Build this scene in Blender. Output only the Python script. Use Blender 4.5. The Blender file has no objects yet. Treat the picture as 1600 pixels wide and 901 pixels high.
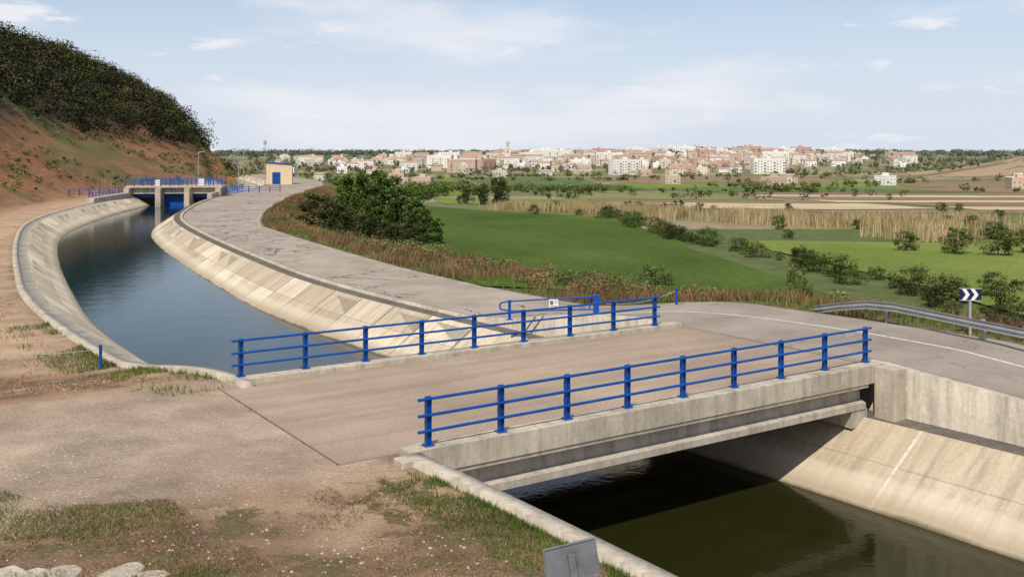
import bpy, math, numpy as np
from mathutils import Vector
rng=np.random.default_rng(7)
S=bpy.context.scene
# ---------------------------------------------------------------- helpers
def link(o): S.collection.objects.link(o); return o
def mesh_np(name,V,F,mats,mi=None,attrs=None,smooth=False,uv=None,obj=True):
    V=np.asarray(V,np.float32);F=np.asarray(F,np.int32);n,k=F.shape
    me=bpy.data.meshes.new(name)
    me.vertices.add(len(V));me.vertices.foreach_set('co',V.ravel())
    me.loops.add(n*k);me.loops.foreach_set('vertex_index',F.ravel())
    me.polygons.add(n);me.polygons.foreach_set('loop_start',np.arange(0,n*k,k,dtype=np.int32))
    for m in mats: me.materials.append(m)
    if mi is not None: me.polygons.foreach_set('material_index',np.asarray(mi,np.int32))
    if smooth: me.polygons.foreach_set('use_smooth',np.ones(n,bool))
    for a,(typ,val) in (attrs or {}).items():
        at=me.attributes.new(a,typ,'POINT')
        if typ=='FLOAT': at.data.foreach_set('value',np.asarray(val,np.float32).ravel())
        else: at.data.foreach_set('color',np.asarray(val,np.float32).ravel())
    if uv is not None:
        l=me.uv_layers.new(name='UVMap');l.data.foreach_set('uv',np.asarray(uv,np.float32)[F.ravel()].ravel())
    me.update(calc_edges=True);me.validate()
    if not obj: return me
    return link(bpy.data.objects.new(name,me))
class MB:
    def __init__(s): s.v=[];s.f=[];s.m=[]
    def add(s,vs,fs,m=0):
        b=len(s.v);s.v+= [tuple(x) for x in vs];s.f+=[tuple(b+i for i in f) for f in fs];s.m+=[m]*len(fs)
    def box(s,x0,x1,y0,y1,z0,z1,m=0):
        s.add([(x0,y0,z0),(x1,y0,z0),(x1,y1,z0),(x0,y1,z0),(x0,y0,z1),(x1,y0,z1),(x1,y1,z1),(x0,y1,z1)],
              [(3,2,1,0),(4,5,6,7),(0,1,5,4),(1,2,6,5),(2,3,7,6),(3,0,4,7)],m)
    def tube(s,p0,p1,r,n=8,m=0,r1=None):
        p0=Vector(p0);p1=Vector(p1);r1=r if r1 is None else r1
        d=(p1-p0).normalized();a=d.cross(Vector((0,0,1)))
        if a.length<1e-3:a=Vector((1,0,0))
        a.normalize();b=d.cross(a)
        vs=[];
        for p,rr in((p0,r),(p1,r1)):
            for i in range(n):
                t=2*math.pi*i/n;vs.append(p+a*math.cos(t)*rr+b*math.sin(t)*rr)
        fs=[(i,(i+1)%n,n+(i+1)%n,n+i) for i in range(n)]+[tuple(range(n))[::-1],tuple(range(n,2*n))]
        s.add(vs,fs,m)
    def sweep(s,prof,path,m=0,closed=False):
        P=[Vector(p) for p in path];n=len(prof);vs=[]
        for i,p in enumerate(P):
            d=(P[min(i+1,len(P)-1)]-P[max(i-1,0)]);d.z=0;d.normalize();r=Vector((d.y,-d.x,0))
            for a,b in prof: vs.append(p+r*a+Vector((0,0,b)))
        fs=[];k=n if closed else n-1
        for i in range(len(P)-1):
            for j in range(k): fs.append((i*n+j,i*n+(j+1)%n,(i+1)*n+(j+1)%n,(i+1)*n+j))
        if closed: fs+= [tuple(range(n))[::-1],tuple(range((len(P)-1)*n,len(P)*n))]
        s.add(vs,fs,m)
    def obj(s,name,mats,loc=(0,0,0),rz=0,smooth=False,parent=None,bevel=0,me_only=False):
        me=bpy.data.meshes.new(name);me.from_pydata(s.v,[],s.f)
        for m in mats: me.materials.append(m)
        me.polygons.foreach_set('material_index',s.m)
        if smooth: me.polygons.foreach_set('use_smooth',[True]*len(s.f))
        me.update()
        if me_only:return me
        o=link(bpy.data.objects.new(name,me));o.location=loc;o.rotation_euler=(0,0,rz)
        if parent:o.parent=parent
        if bevel:
            b=o.modifiers.new('b','BEVEL');b.width=bevel;b.segments=2;b.limit_method='ANGLE'
        return o
def sst(a,b,x):
    t=np.clip((x-a)/(b-a),0,1);return t*t*(3-2*t)
_lat=rng.random((256,256))
def vnoise(x,y,sc):
    x=np.asarray(x,float)/sc;y=np.asarray(y,float)/sc
    xi=np.floor(x).astype(int);yi=np.floor(y).astype(int);fx=x-xi;fy=y-yi
    fx=fx*fx*(3-2*fx);fy=fy*fy*(3-2*fy)
    g=lambda a,b:_lat[a%256,b%256]
    return (g(xi,yi)*(1-fx)+g(xi+1,yi)*fx)*(1-fy)+(g(xi,yi+1)*(1-fx)+g(xi+1,yi+1)*fx)*fy
def fbm(x,y,sc): return (vnoise(x,y,sc)*.5+vnoise(x+31,y+17,sc/2)*.27+vnoise(x+71,y+57,sc/4)*.15+vnoise(x+11,y+97,sc/8)*.08)
# ---------------------------------------------------------------- material helpers
class NT:
    def __init__(s,name):
        s.mat=bpy.data.materials.new(name);s.mat.use_nodes=True;s.t=s.mat.node_tree
        s.b=s.t.nodes['Principled BSDF'];s.b.inputs['Roughness'].default_value=.9
        s.b.inputs['Specular IOR Level'].default_value=.25
    def n(s,typ,**kw):
        nd=s.t.nodes.new(typ)
        for k,v in kw.items():
            if k.startswith('_'): setattr(nd,k[1:],v)
            else: s.set(nd.inputs[k.replace('__',' ')],v)
        return nd
    def set(s,inp,v):
        if isinstance(v,bpy.types.NodeSocket): s.t.links.new(v,inp)
        else: inp.default_value=v
    def noise(s,vec,scale,detail=5,rough=.6,dist=0):
        nd=s.n('ShaderNodeTexNoise',Scale=scale,Detail=detail,Roughness=rough,Distortion=dist)
        if vec is not None:s.set(nd.inputs['Vector'],vec)
        return nd.outputs['Fac']
    def math(s,op,a,b=0,c=0,clamp=False):
        nd=s.t.nodes.new('ShaderNodeMath');nd.operation=op;nd.use_clamp=clamp
        s.set(nd.inputs[0],a);s.set(nd.inputs[1],b);s.set(nd.inputs[2],c);return nd.outputs[0]
    def mr(s,v,a,b,c=0,d=1,smooth=False):
        nd=s.t.nodes.new('ShaderNodeMapRange')
        if smooth: nd.interpolation_type='SMOOTHSTEP'
        s.set(nd.inputs[0],v)
        for i,x in enumerate((a,b,c,d)): nd.inputs[i+1].default_value=x
        return nd.outputs[0]
    def mix(s,f,a,b,mode='MIX'):
        nd=s.t.nodes.new('ShaderNodeMix');nd.data_type='RGBA';nd.blend_type=mode
        s.set(nd.inputs[0],f)
        for i,x in((6,a),(7,b)):
            if isinstance(x,tuple):x=(*x,1) if len(x)==3 else x
            s.set(nd.inputs[i],x)
        return nd.outputs[2]
    def gray(s,v):
        nd=s.t.nodes.new('ShaderNodeCombineColor')
        for i in range(3): s.set(nd.inputs[i],v)
        return nd.outputs[0]
    def pos(s): return s.n('ShaderNodeNewGeometry').outputs['Position']
    def uvc(s): return s.n('ShaderNodeTexCoord').outputs['UV']
    def attr(s,name,out='Color'): return s.n('ShaderNodeAttribute',_attribute_name=name).outputs[out]
    def bump(s,h,strength=.3,dist=.05):
        nd=s.n('ShaderNodeBump',Strength=strength,Distance=dist);s.set(nd.inputs['Height'],h);s.set(s.b.inputs['Normal'],nd.outputs[0])
    def base(s,c):
        if isinstance(c,tuple):c=(*c,1)
        s.set(s.b.inputs['Base Color'],c)
    def scale(s,vec,sx,sy,sz):
        nd=s.n('ShaderNodeMapping');s.set(nd.inputs['Vector'],vec);nd.inputs['Scale'].default_value=(sx,sy,sz);return nd.outputs[0]
def simple(name,col,rough=.7,var=.25,scale=3,metal=0,bump=0):
    m=NT(name);f=m.noise(m.pos(),scale);g=m.gray(m.mr(f,.25,.75,1-var,1+var))
    m.base(m.mix(1.0,col,g,'MULTIPLY'));m.b.inputs['Roughness'].default_value=rough;m.b.inputs['Metallic'].default_value=metal
    if bump:m.bump(f,bump,.02)
    return m.mat
# ---------------------------------------------------------------- canal centre line
ctrl=np.array([(45,-32.3),(39.5,-24.5),(30.8,-12.2),(22,.2),(13,12.8),(4.3,25.05),(-1.2,31.9),(-7.4,39.9),(-13.6,48.3),(-19.2,57),(-24,66),(-29.8,77.3),(-36,90),
 (-42.2,103.6),(-46.5,115),(-50,127.5),(-55,150),(-58.5,172),(-61,195),(-64,225),(-71,262),(-84,300),(-104,350),(-140,420),(-180,490)],float)
def catmull(P,k=24):
    P=np.vstack([2*P[0]-P[1],P,2*P[-1]-P[-2]]);out=[]
    for i in range(1,len(P)-2):
        for u in np.linspace(0,1,k,endpoint=False):
            a,b,c,d=P[i-1:i+3];out.append(.5*((2*b)+(-a+c)*u+(2*a-5*b+4*c-d)*u*u+(-a+3*b-3*c+d)*u**3))
    out.append(P[-2]);return np.array(out)
c=catmull(ctrl);L=np.r_[0,np.cumsum(np.hypot(*np.diff(c,axis=0).T))]
T=np.arange(0,L[-1],.5);CX=np.interp(T,L,c[:,0]);CY=np.interp(T,L,c[:,1])
k=np.ones(13)/13
for _ in range(2):
    px=np.pad(CX,6,mode='reflect',reflect_type='odd');py=np.pad(CY,6,mode='reflect',reflect_type='odd')
    CX=np.convolve(px,k,'valid');CY=np.convolve(py,k,'valid')
DX=np.gradient(CX);DY=np.gradient(CY);q=np.hypot(DX,DY);DX/=q;DY/=q
T=np.r_[0,np.cumsum(np.hypot(np.diff(CX),np.diff(CY)))]
i0=np.argmin((CX-1.55)**2+(CY-28.2)**2);T-=T[i0]
def pt(t,s):
    x=np.interp(t,T,CX);y=np.interp(t,T,CY);dx=np.interp(t,T,DX);dy=np.interp(t,T,DY)
    return x+dy*s,y-dx*s
def st(X,Y):
    X=np.asarray(X,float).ravel();Y=np.asarray(Y,float).ravel();s=np.empty(len(X));t=np.empty(len(X))
    cx=CX[::2];cy=CY[::2];dx=DX[::2];dy=DY[::2];tt=T[::2]
    for a in range(0,len(X),20000):
        x=X[a:a+20000,None];y=Y[a:a+20000,None]
        j=np.argmin((x-cx)**2+(y-cy)**2,axis=1);x=x[:,0]-cx[j];y=y[:,0]-cy[j]
        s[a:a+20000]=x*dy[j]-y*dx[j];t[a:a+20000]=tt[j]+x*dx[j]+y*dy[j]
    return s,t
def KR(t): return .15-1.35*sst(4.5,17,t)-1.35*np.clip((-4.8-t)/18,0,1)
def KL(t): return .15-1.35*sst(4.5,17,t)
def SO(t): return np.interp(t,[-60,80,97,135,200,400],[14.6,14.6,16.8,19.5,21,15])
# ---------------------------------------------------------------- terrain height
FY=[-200,60,100,150,250,400,700,1000,1300,1600,2000,3000,9000];FZ=[-2.3,-2.5,-3.5,-5,-8,-11,-15,-18,-15,-10,-5,5,14]
footY=[-50,60,109,140,170,230,315,420,530,700];footX=[-80,-64,-62,-70,-74,-78,-82,-103,-134,-200]
def hill_d(X,Y): return (np.interp(Y,footY,footX)-X)*.93
def Z(X,Y,cut=False):
    sh=np.shape(X);X=np.asarray(X,float).ravel();Y=np.asarray(Y,float).ravel()
    F=np.interp(Y,FY,FZ)+9*np.exp(-((X-330)/300)**2-((Y-1650)/400)**2)+31*np.exp(-((X-500)/120)**2-((Y-780)/160)**2)
    F+=(fbm(X,Y,180)-.5)*np.clip(Y/150,0,3)*1.2
    z=F.copy();near=(Y<520)&(X>-330)&(X<140)
    s=np.full(len(X),99.);t=np.full(len(X),500.)
    s[near],t[near]=st(X[near],Y[near])
    tt=np.clip(t,-60,400)
    right=KR(tt)-.15-.02;left=KL(tt)-.15-.01
    so=SO(tt)
    w=sst(so+1.0,so+13,s);w=np.maximum(w,sst(420,520,Y))
    w=np.maximum(w,sst(-700,-900,X))
    zr=right*(1-w)+F*w
    zl=left+(fbm(X,Y,5)-.5)*.12*sst(-8.5,-12,s)
    d=hill_d(X,Y);dd=np.maximum(d,0);hh=.52*np.minimum(dd,20)+.92*np.maximum(dd-20,0);hh=50*np.tanh(hh/50)
    hh*=1+.2*(fbm(X,Y,60)-.5)*sst(5,40,dd)
    gul=np.abs(vnoise(X+Y*.3,Y*.25,3.2)-.5)
    hh+=(fbm(X,Y,9)-.5)*1.8*sst(1,12,dd)-gul*1.6*sst(2,8,dd)*(1-sst(22,34,dd))
    w2=sst(420,700,Y)
    zl=(zl*(1-w2)+F*w2)+hh*(1-sst(480,850,Y))
    leftside=np.where(near,s<0,X<np.interp(Y,[500,900],[-170,-420]))
    z=np.where(leftside,zl,zr)
    z=np.where((~near)&(~leftside),F,z)
    if cut:
        z=np.where(near&(np.abs(s)<7.62)&(t<330),-6.,z)
        return z.reshape(sh),s.reshape(sh),t.reshape(sh)
    return z.reshape(sh)
# ---------------------------------------------------------------- materials
def ground_material():
    m=NT('ground_earth');p=m.pos()
    col=m.attr('Col');gr=m.attr('grass','Fac')
    n1=m.noise(p,1.6,8,.7);n2=m.noise(p,.12,4);n3=m.noise(p,14,5,.7);n4=m.noise(p,.5,6,.65);n5=m.noise(p,50,3,.7)
    c1=m.mix(1.0,col,m.gray(m.mr(n4,.3,.7,.66,1.28)),'MULTIPLY')
    c1=m.mix(1.0,c1,m.gray(m.mr(n3,.3,.7,.68,1.25)),'MULTIPLY')
    c1=m.mix(m.mr(n5,.58,.68,0,.6),c1,(.56,.48,.39));c1=m.mix(m.mr(n5,.42,.32,0,.65),c1,(.14,.09,.06))
    g=m.mix(m.mr(n2,.35,.65),(.055,.078,.018),(.12,.13,.035))
    g=m.mix(m.mr(n1,.42,.64),g,(.19,.135,.065))
    g=m.mix(1.0,g,m.gray(m.mr(n3,.3,.7,.5,1.3)),'MULTIPLY')
    f=m.math('ADD',gr,m.math('MULTIPLY',m.math('SUBTRACT',n1,.5),1.8))
    f=m.mr(f,.42,.6,smooth=True)
    m.base(m.mix(f,c1,g));m.b.inputs['Roughness'].default_value=.95
    m.bump(m.math('ADD',n3,m.math('MULTIPLY',n1,2)),.75,.07)
    return m.mat
M_ground=ground_material()
def field_material(name,c1,c2,rows=0,ang=0,contrast=.25,scale=.08):
    m=NT(name);p=m.pos()
    f=m.noise(m.scale(p,1,.5,1),scale,6,.65);c=m.mix(m.mr(f,.35,.65),c1,c2)
    n=m.noise(p,2.2,6,.75);c=m.mix(1.0,c,m.gray(m.mr(n,.3,.7,1-contrast,1+contrast)),'MULTIPLY')
    if rows:
        w=m.n('ShaderNodeTexWave',Scale=rows,Distortion=.6);mp=m.n('ShaderNodeMapping');m.set(mp.inputs['Vector'],p);mp.inputs['Rotation'].default_value=(0,0,ang);m.set(w.inputs['Vector'],mp.outputs[0])
        c=m.mix(1.0,c,m.gray(m.mr(w.outputs['Fac'],0,1,.72,1.15)),'MULTIPLY')
    m.base(c);m.bump(n,.6,.15);m.b.inputs['Roughness'].default_value=1;m.b.inputs['Specular IOR Level'].default_value=.1;return m.mat
def concrete(name,col=(.42,.37,.29),dark=.7):
    m=NT(name);p=m.pos();a=m.noise(p,.7,7,.65);b=m.noise(p,9,5,.7);s=m.noise(m.scale(p,3,3,.25),1.2,5,.7)
    c=m.mix(m.mr(a,.35,.7),tuple(x*dark for x in col),tuple(min(1,x*1.12) for x in col))
    c=m.mix(1.0,c,m.gray(m.mr(b,.3,.7,.84,1.12)),'MULTIPLY');c=m.mix(1.0,c,m.gray(m.mr(s,.45,.72,1.05,.64)),'MULTIPLY')
    m.base(c);m.bump(b,.25,.01);m.b.inputs['Roughness'].default_value=.85;return m.mat
M_conc=concrete('concrete_weathered',(.52,.455,.36));M_conc2=concrete('concrete_grey',(.45,.4,.33),.78);M_bench=concrete('concrete_dark',(.15,.13,.11),.7)  # M_bench: darker concrete for the right-hand ledge
def lining_material():
    m=NT('canal_lining_concrete');uv=m.uvc();p=m.pos()
    sx=m.n('ShaderNodeSeparateXYZ');m.set(sx.inputs[0],uv);U=sx.outputs[0];Vv=m.math('ABSOLUTE',sx.outputs[1])
    wn=m.n('ShaderNodeTexWhiteNoise',_noise_dimensions='2D')
    cell=m.math('FLOOR',m.math('DIVIDE',U,3.6));half=m.math('GREATER_THAN',Vv,1.55)
    cv=m.n('ShaderNodeCombineXYZ');m.set(cv.inputs[0],cell);m.set(cv.inputs[1],half);m.set(wn.inputs['Vector'],cv.outputs[0])
    wn2=m.n('ShaderNodeTexWhiteNoise',_noise_dimensions='1D');m.set(wn2.inputs['W'],m.math('ADD',cell,m.math('MULTIPLY',half,100.5)))
    isn=m.math('LESS_THAN',U,6.0)
    vv=m.math('MULTIPLY',wn.outputs['Value'],m.mr(isn,0,1,1,.45))
    c=m.mix(vv,(.40,.325,.23),(.70,.60,.45))
    c=m.mix(m.math('MULTIPLY',isn,.5),c,(.52,.43,.31))
    fr=m.math('FRACT',m.math('DIVIDE',U,3.6));tri=m.math('SUBTRACT',m.math('SUBTRACT',Vv,1.7),m.math('MULTIPLY',fr,1.3))
    jn=m.math('MULTIPLY',m.math('SUBTRACT',m.noise(p,2.5,4),.5),.35);tr=m.mr(m.math('ADD',tri,jn),0,.06)
    tr=m.math('MULTIPLY',tr,m.math('GREATER_THAN',wn2.outputs['Value'],.55));tr=m.math('MULTIPLY',tr,m.mr(Vv,2.7,2.75,1,0));tr=m.math('MULTIPLY',tr,m.mr(U,8,12,0,.68));c=m.mix(tr,c,(.2,.175,.135))
    jd=m.math('MINIMUM',fr,m.math('SUBTRACT',1.0,fr));mort=m.mr(jd,.012,.022,1,0)
    mortN=m.mr(m.math('ABSOLUTE',m.math('SUBTRACT',m.math('FRACT',m.math('DIVIDE',m.math('ADD',U,.9),11.0)),.5)),.0028,.005,1,0)
    c=m.mix(m.math('MULTIPLY',mort,m.math('SUBTRACT',1.0,isn)),c,(.17,.14,.1))
    c=m.mix(m.math('MULTIPLY',m.math('MULTIPLY',mort,isn),.25),c,(.25,.21,.16))
    hl=m.mr(m.math('ABSOLUTE',m.math('SUBTRACT',Vv,1.55)),.02,.035,.6,0);c=m.mix(hl,c,(.3,.25,.18))
    a=m.noise(p,.45,7,.65);c=m.mix(m.mr(a,.42,.62,0,.4),c,(.38,.31,.215))
    st_=m.noise(m.scale(uv,2.2,.18,1),1.5,6,.7);c=m.mix(1.0,c,m.gray(m.mr(st_,.45,.75,1.08,.62)),'MULTIPLY')
    jw=m.math('MULTIPLY',m.math('MULTIPLY',mortN,isn),m.mr(m.noise(p,6,4),.35,.5,.35,.9));c=m.mix(jw,c,(.64,.6,.52))
    f=m.noise(p,11,5,.7);c=m.mix(1.0,c,m.gray(m.mr(f,.3,.7,.86,1.12)),'MULTIPLY')
    z=m.n('ShaderNodeSeparateXYZ');m.set(z.inputs[0],p);zz=m.math('ADD',z.outputs[2],m.math('MULTIPLY',m.math('SUBTRACT',a,.5),.25))
    c=m.mix(m.mr(zz,-2.35,-2.45,0,.4),c,(.66,.58,.45));c=m.mix(m.mr(zz,-2.6,-2.85,0,.6),c,(.3,.23,.14));c=m.mix(m.mr(zz,-2.92,-3.0,0,.85),c,(.07,.06,.03))
    m.base(c);m.bump(f,.2,.01);return m.mat
M_lin=lining_material()
def asphalt_material():
    m=NT('asphalt_old');p=m.pos();a=m.noise(p,.35,6,.6);b=m.noise(p,25,4,.7)
    y=m.n('ShaderNodeSeparateXYZ');m.set(y.inputs[0],p);yy=y.outputs[1]
    c=m.mix(m.mr(a,.35,.65),(.30,.25,.20),(.42,.355,.29))
    c=m.mix(m.mr(yy,48,36,0,.65),c,m.mix(m.mr(a,.35,.65),(.24,.205,.17),(.32,.275,.23)))
    c=m.mix(1.0,c,m.gray(m.mr(b,.3,.7,.8,1.14)),'MULTIPLY')
    ds=m.n('ShaderNodeTexNoise',Scale=.7,Detail=7);m.set(ds.inputs['Vector'],p)
    pv=m.n('ShaderNodeVectorMath',_operation='MULTIPLY_ADD');m.set(pv.inputs[0],ds.outputs['Color']);pv.inputs[1].default_value=(3.0,3.0,0);m.set(pv.inputs[2],m.scale(p,1,1,0))
    v=m.n('ShaderNodeTexVoronoi',_feature='DISTANCE_TO_EDGE',Scale=.3);m.set(v.inputs['Vector'],pv.outputs[0])
    k1=m.mr(v.outputs['Distance'],.010,.02,1,0);gate=m.mr(m.noise(p,.1,3),.42,.5);k1=m.math('MULTIPLY',k1,gate)
    k1=m.math('MULTIPLY',k1,m.mr(yy,40,48,.22,.9))
    c=m.mix(k1,c,(.04,.035,.03));m.base(c);m.bump(b,.3,.01);return m.mat
M_asph=asphalt_material()
def deck_material():
    m=NT('dusty_road_surface');p=m.pos();a=m.noise(p,.22,6,.6);b=m.noise(p,18,5,.75);e=m.noise(p,60,3,.7)
    mp=m.n('ShaderNodeMapping');m.set(mp.inputs['Vector'],p);mp.inputs['Rotation'].default_value=(0,0,-.588);mp2=m.scale(mp.outputs[0],.1,1.0,1);d=m.noise(mp2,.9,6,.62)
    c=m.mix(m.mr(a,.35,.65),(.35,.262,.19),(.46,.355,.262));c=m.mix(m.mr(d,.46,.66,0,.65),c,(.24,.19,.15))
    c=m.mix(1.0,c,m.gray(m.mr(b,.3,.7,.72,1.18)),'MULTIPLY');c=m.mix(m.mr(e,.58,.68,0,.5),c,(.5,.43,.35));c=m.mix(m.mr(e,.42,.32,0,.55),c,(.13,.1,.08))
    m.base(c);m.bump(m.math('ADD',b,e),.5,.015);return m.mat
M_deck=deck_material()
M_blue=simple('blue_paint',(.006,.07,.31),.42,.28,2.5);M_line=simple('white_road_paint',(.62,.59,.54),.8,.35,6)
M_galv=simple('galvanised_steel',(.42,.44,.45),.45,.2,2,.45);M_grey=simple('grey_metal',(.17,.18,.2),.55,.3,4,.2);M_dark=simple('opening_shade',(.012,.014,.016),.5,.1)
M_white=simple('white_panel',(.75,.75,.73),.6,.05);M_navy=simple('navy_panel',(.012,.018,.07),.5,.1);M_red=simple('red_print',(.45,.05,.05),.6,.1)
M_bark=simple('bark',(.10,.07,.045),.9,.4,6,0,.5)
M_cream=simple('cream_render',(.66,.52,.34),.9,.12,1.2)
M_stone=simple('pebbles',(.42,.35,.27),.9,.4,9);M_joint=simple('joint_filler',(.17,.135,.11),.9,.5,4)
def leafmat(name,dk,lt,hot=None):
    m=NT(name);r=m.attr('shade_rnd','Fac');c=m.mix(r,dk,lt)
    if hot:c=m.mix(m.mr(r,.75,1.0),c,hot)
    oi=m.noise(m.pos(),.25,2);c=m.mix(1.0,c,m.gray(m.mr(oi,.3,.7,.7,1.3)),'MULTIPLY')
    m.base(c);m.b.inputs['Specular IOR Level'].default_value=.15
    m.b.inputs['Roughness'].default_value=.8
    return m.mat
M_leafG=leafmat('leaves_green',(.016,.034,.006),(.075,.125,.02),(.15,.2,.04));M_leafD=leafmat('leaves_holm_oak',(.014,.02,.007),(.06,.072,.02),(.12,.11,.04))
M_leafH=leafmat('leaves_hill_scrub',(.006,.008,.003),(.036,.039,.011),(.11,.1,.03))
M_leafO=leafmat('leaves_olive',(.032,.048,.013),(.14,.17,.045),(.22,.24,.075));M_reed=leafmat('reeds_dry',(.24,.175,.085),(.5,.4,.22));M_leafF=leafmat('leaves_distant',(.06,.075,.045),(.14,.16,.09))  # leaves_distant: haze baked in as a paler tone
M_rust=leafmat('weeds_russet',(.13,.065,.035),(.28,.17,.09),(.2,.21,.07));M_grassb=leafmat('grass_blades',(.05,.08,.012),(.14,.19,.035),(.3,.25,.1));M_dryb=leafmat('dry_grass_blades',(.12,.07,.035),(.32,.22,.12))
# ---------------------------------------------------------------- TERRAIN
def axis(lo,hi,step,mid_lo,mid_hi,mstep,g,end_lo,end_hi):
    a=list(np.arange(lo,hi+1e-6,step));x=hi
    while x<mid_hi: x+=min(mstep,max(step,(x-hi)*g+step));a.append(x)
    st_=mstep
    while x<end_hi: st_*=1.08;x+=st_;a.append(x)
    x=lo;b=[]
    while x>mid_lo: x-=min(mstep,max(step,(lo-x)*g+step));b.append(x)
    st_=mstep
    while x>end_lo: st_*=1.12;x-=st_;b.append(x)
    return np.array(b[::-1]+a)
ax=axis(-72,36,.5,-330,420,5,.05,-5000,6000);ay=axis(6,190,.5,-20,1700,6,.04,-300,10000)
GX,GY=np.meshgrid(ax,ay)
gz,gs,gt=Z(GX,GY,True)
m_=(np.abs(np.abs(gs)-7.9)<.36)&(gt<330)&(GY<480)
sx,sy=pt(np.clip(gt[m_],T[0],T[-1]),7.9*np.sign(gs[m_]))
GX[m_]=sx;GY[m_]=sy
gz[m_]=Z(GX[m_],GY[m_])
ny,nx=GX.shape
under=(gs>8.4)&(gs<SO(gt)-.3)&(gt<300)&(GY<480);gz[under]-=.06
V=np.stack([GX,GY,gz],-1).reshape(-1,3)
ii=np.arange(ny*nx).reshape(ny,nx);F=np.stack([ii[:-1,:-1],ii[:-1,1:],ii[1:,1:],ii[1:,:-1]],-1).reshape(-1,4)
X=GX.ravel();Y=GY.ravel();s=gs.ravel();t=gt.ravel()
col=np.zeros((len(X),4));col[:,3]=1;grass=np.zeros(len(X))
near=(Y<520)&(X>-330)&(X<140)
col[:,:3]=(.095,.13,.03)
dry=fbm(X,Y,70)[:,None];col[:,:3]=np.where(Y[:,None]>140,np.array([.15,.16,.055])*(1-sst(.45,.6,dry))+np.array([.3,.24,.14])*sst(.45,.6,dry),col[:,:3])
hillR=np.exp(-((X-500)/120)**2-((Y-780)/160)**2)>.12;col[hillR,:3]=(.38,.27,.165);hs=hillR&(fbm(X,Y,30)>.52);col[hs,:3]=(.2,.15,.085)
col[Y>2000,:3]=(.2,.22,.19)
L_=near&(s<0)
col[L_,:3]=(.46,.315,.2)
d=hill_d(X,Y)
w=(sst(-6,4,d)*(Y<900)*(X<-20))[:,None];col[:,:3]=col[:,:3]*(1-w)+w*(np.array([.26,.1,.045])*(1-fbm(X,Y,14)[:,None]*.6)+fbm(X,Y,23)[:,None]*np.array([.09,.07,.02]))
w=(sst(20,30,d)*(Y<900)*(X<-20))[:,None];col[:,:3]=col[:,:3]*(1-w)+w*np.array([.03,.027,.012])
grass=np.where((d>-4)&(X<-20)&(Y<900),.08+.5*sst(.45,.62,fbm(X,Y,22))+.25*sst(12,22,d)+.3*sst(140,90,Y),grass)
R_=near&(s>SO(t));g2=R_&(s<SO(t)+13)
col[g2,:3]=(.24,.17,.10);grass[g2]=.62
far_=R_&~g2;grass[far_]=.15
grass[~near]=.15
def blob(cx,cy,rx,ry,ang=0,soft=.35):
    ca,sa=math.cos(ang),math.sin(ang);u=((X-cx)*ca+(Y-cy)*sa)/rx;v=(-(X-cx)*sa+(Y-cy)*ca)/ry
    return 1-sst(1-soft,1+soft,np.hypot(u,v)+(fbm(X,Y,2.5)-.5)*.9)
nl=L_&(t<25)
gg=np.zeros(len(X))
for a in [(-8.5,16.3,4.6,2.1,0),(-1.2,17.0,3.8,.95,-.95),(-4.2,14.9,2.4,1.0,0),(-14,31,5,.8,-.6),(-11,27.5,3.6,.6,-.55),(-21,33,5,1.2,.1),(1,14.2,3,.6,-.95)]:
    gg=np.maximum(gg,blob(*a))
grass=np.where(nl,gg*.5,grass)
mid=L_&(t>=25)&(d<0);grass=np.where(mid,.3,grass)
nz=fbm(X,Y,3);dk=(nl*sst(.25,.55,nz)*.85*gg)[:,None];col[:,:3]=col[:,:3]*(1-dk)+dk*np.array([.17,.095,.05])
cl=(nl*blob(-19,30,9,4.5,-.2))[:,None]*.85;col[:,:3]=col[:,:3]*(1-cl)+cl*np.array([.33,.18,.105])
dk=(nl*cl[:,0]*sst(.46,.58,fbm(X,Y,2.2))*.7)[:,None];col[:,:3]=col[:,:3]*(1-dk)+dk*np.array([.15,.09,.05])
lx=(X-1.55)*.832+(Y-28.2)*.555;ly=-(X-1.55)*.555+(Y-28.2)*.832
rd=(nl*(1-sst(3.4,5.5,np.abs(ly+.02*lx)+ (fbm(X,Y,3)-.5)*1.5)))[:,None]*.85;col[:,:3]=col[:,:3]*(1-rd)+rd*np.array([.41,.315,.235]);grass*=(1-rd[:,0])
tr=(nl*np.exp(-((np.abs(ly-.2*np.sin(lx*.2))-.85)/.3)**2)*.35)[:,None];col[:,:3]=col[:,:3]*(1-tr)+tr*np.array([.56,.46,.36])
# turning tracks toward the camera side
for r0 in(9.2,10.9):
    rr=np.hypot(X+13.5,Y-12.8);tr=(nl*np.exp(-((rr-r0-(fbm(X,Y,4)-.5))/.32)**2)*.35*(ly<-2))[:,None];col[:,:3]=col[:,:3]*(1-tr)+tr*np.array([.27,.19,.135])
mesh_np('ground',V,F,[M_ground],attrs={'Col':('FLOAT_COLOR',col),'grass':('FLOAT',grass)},smooth=True)
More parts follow.
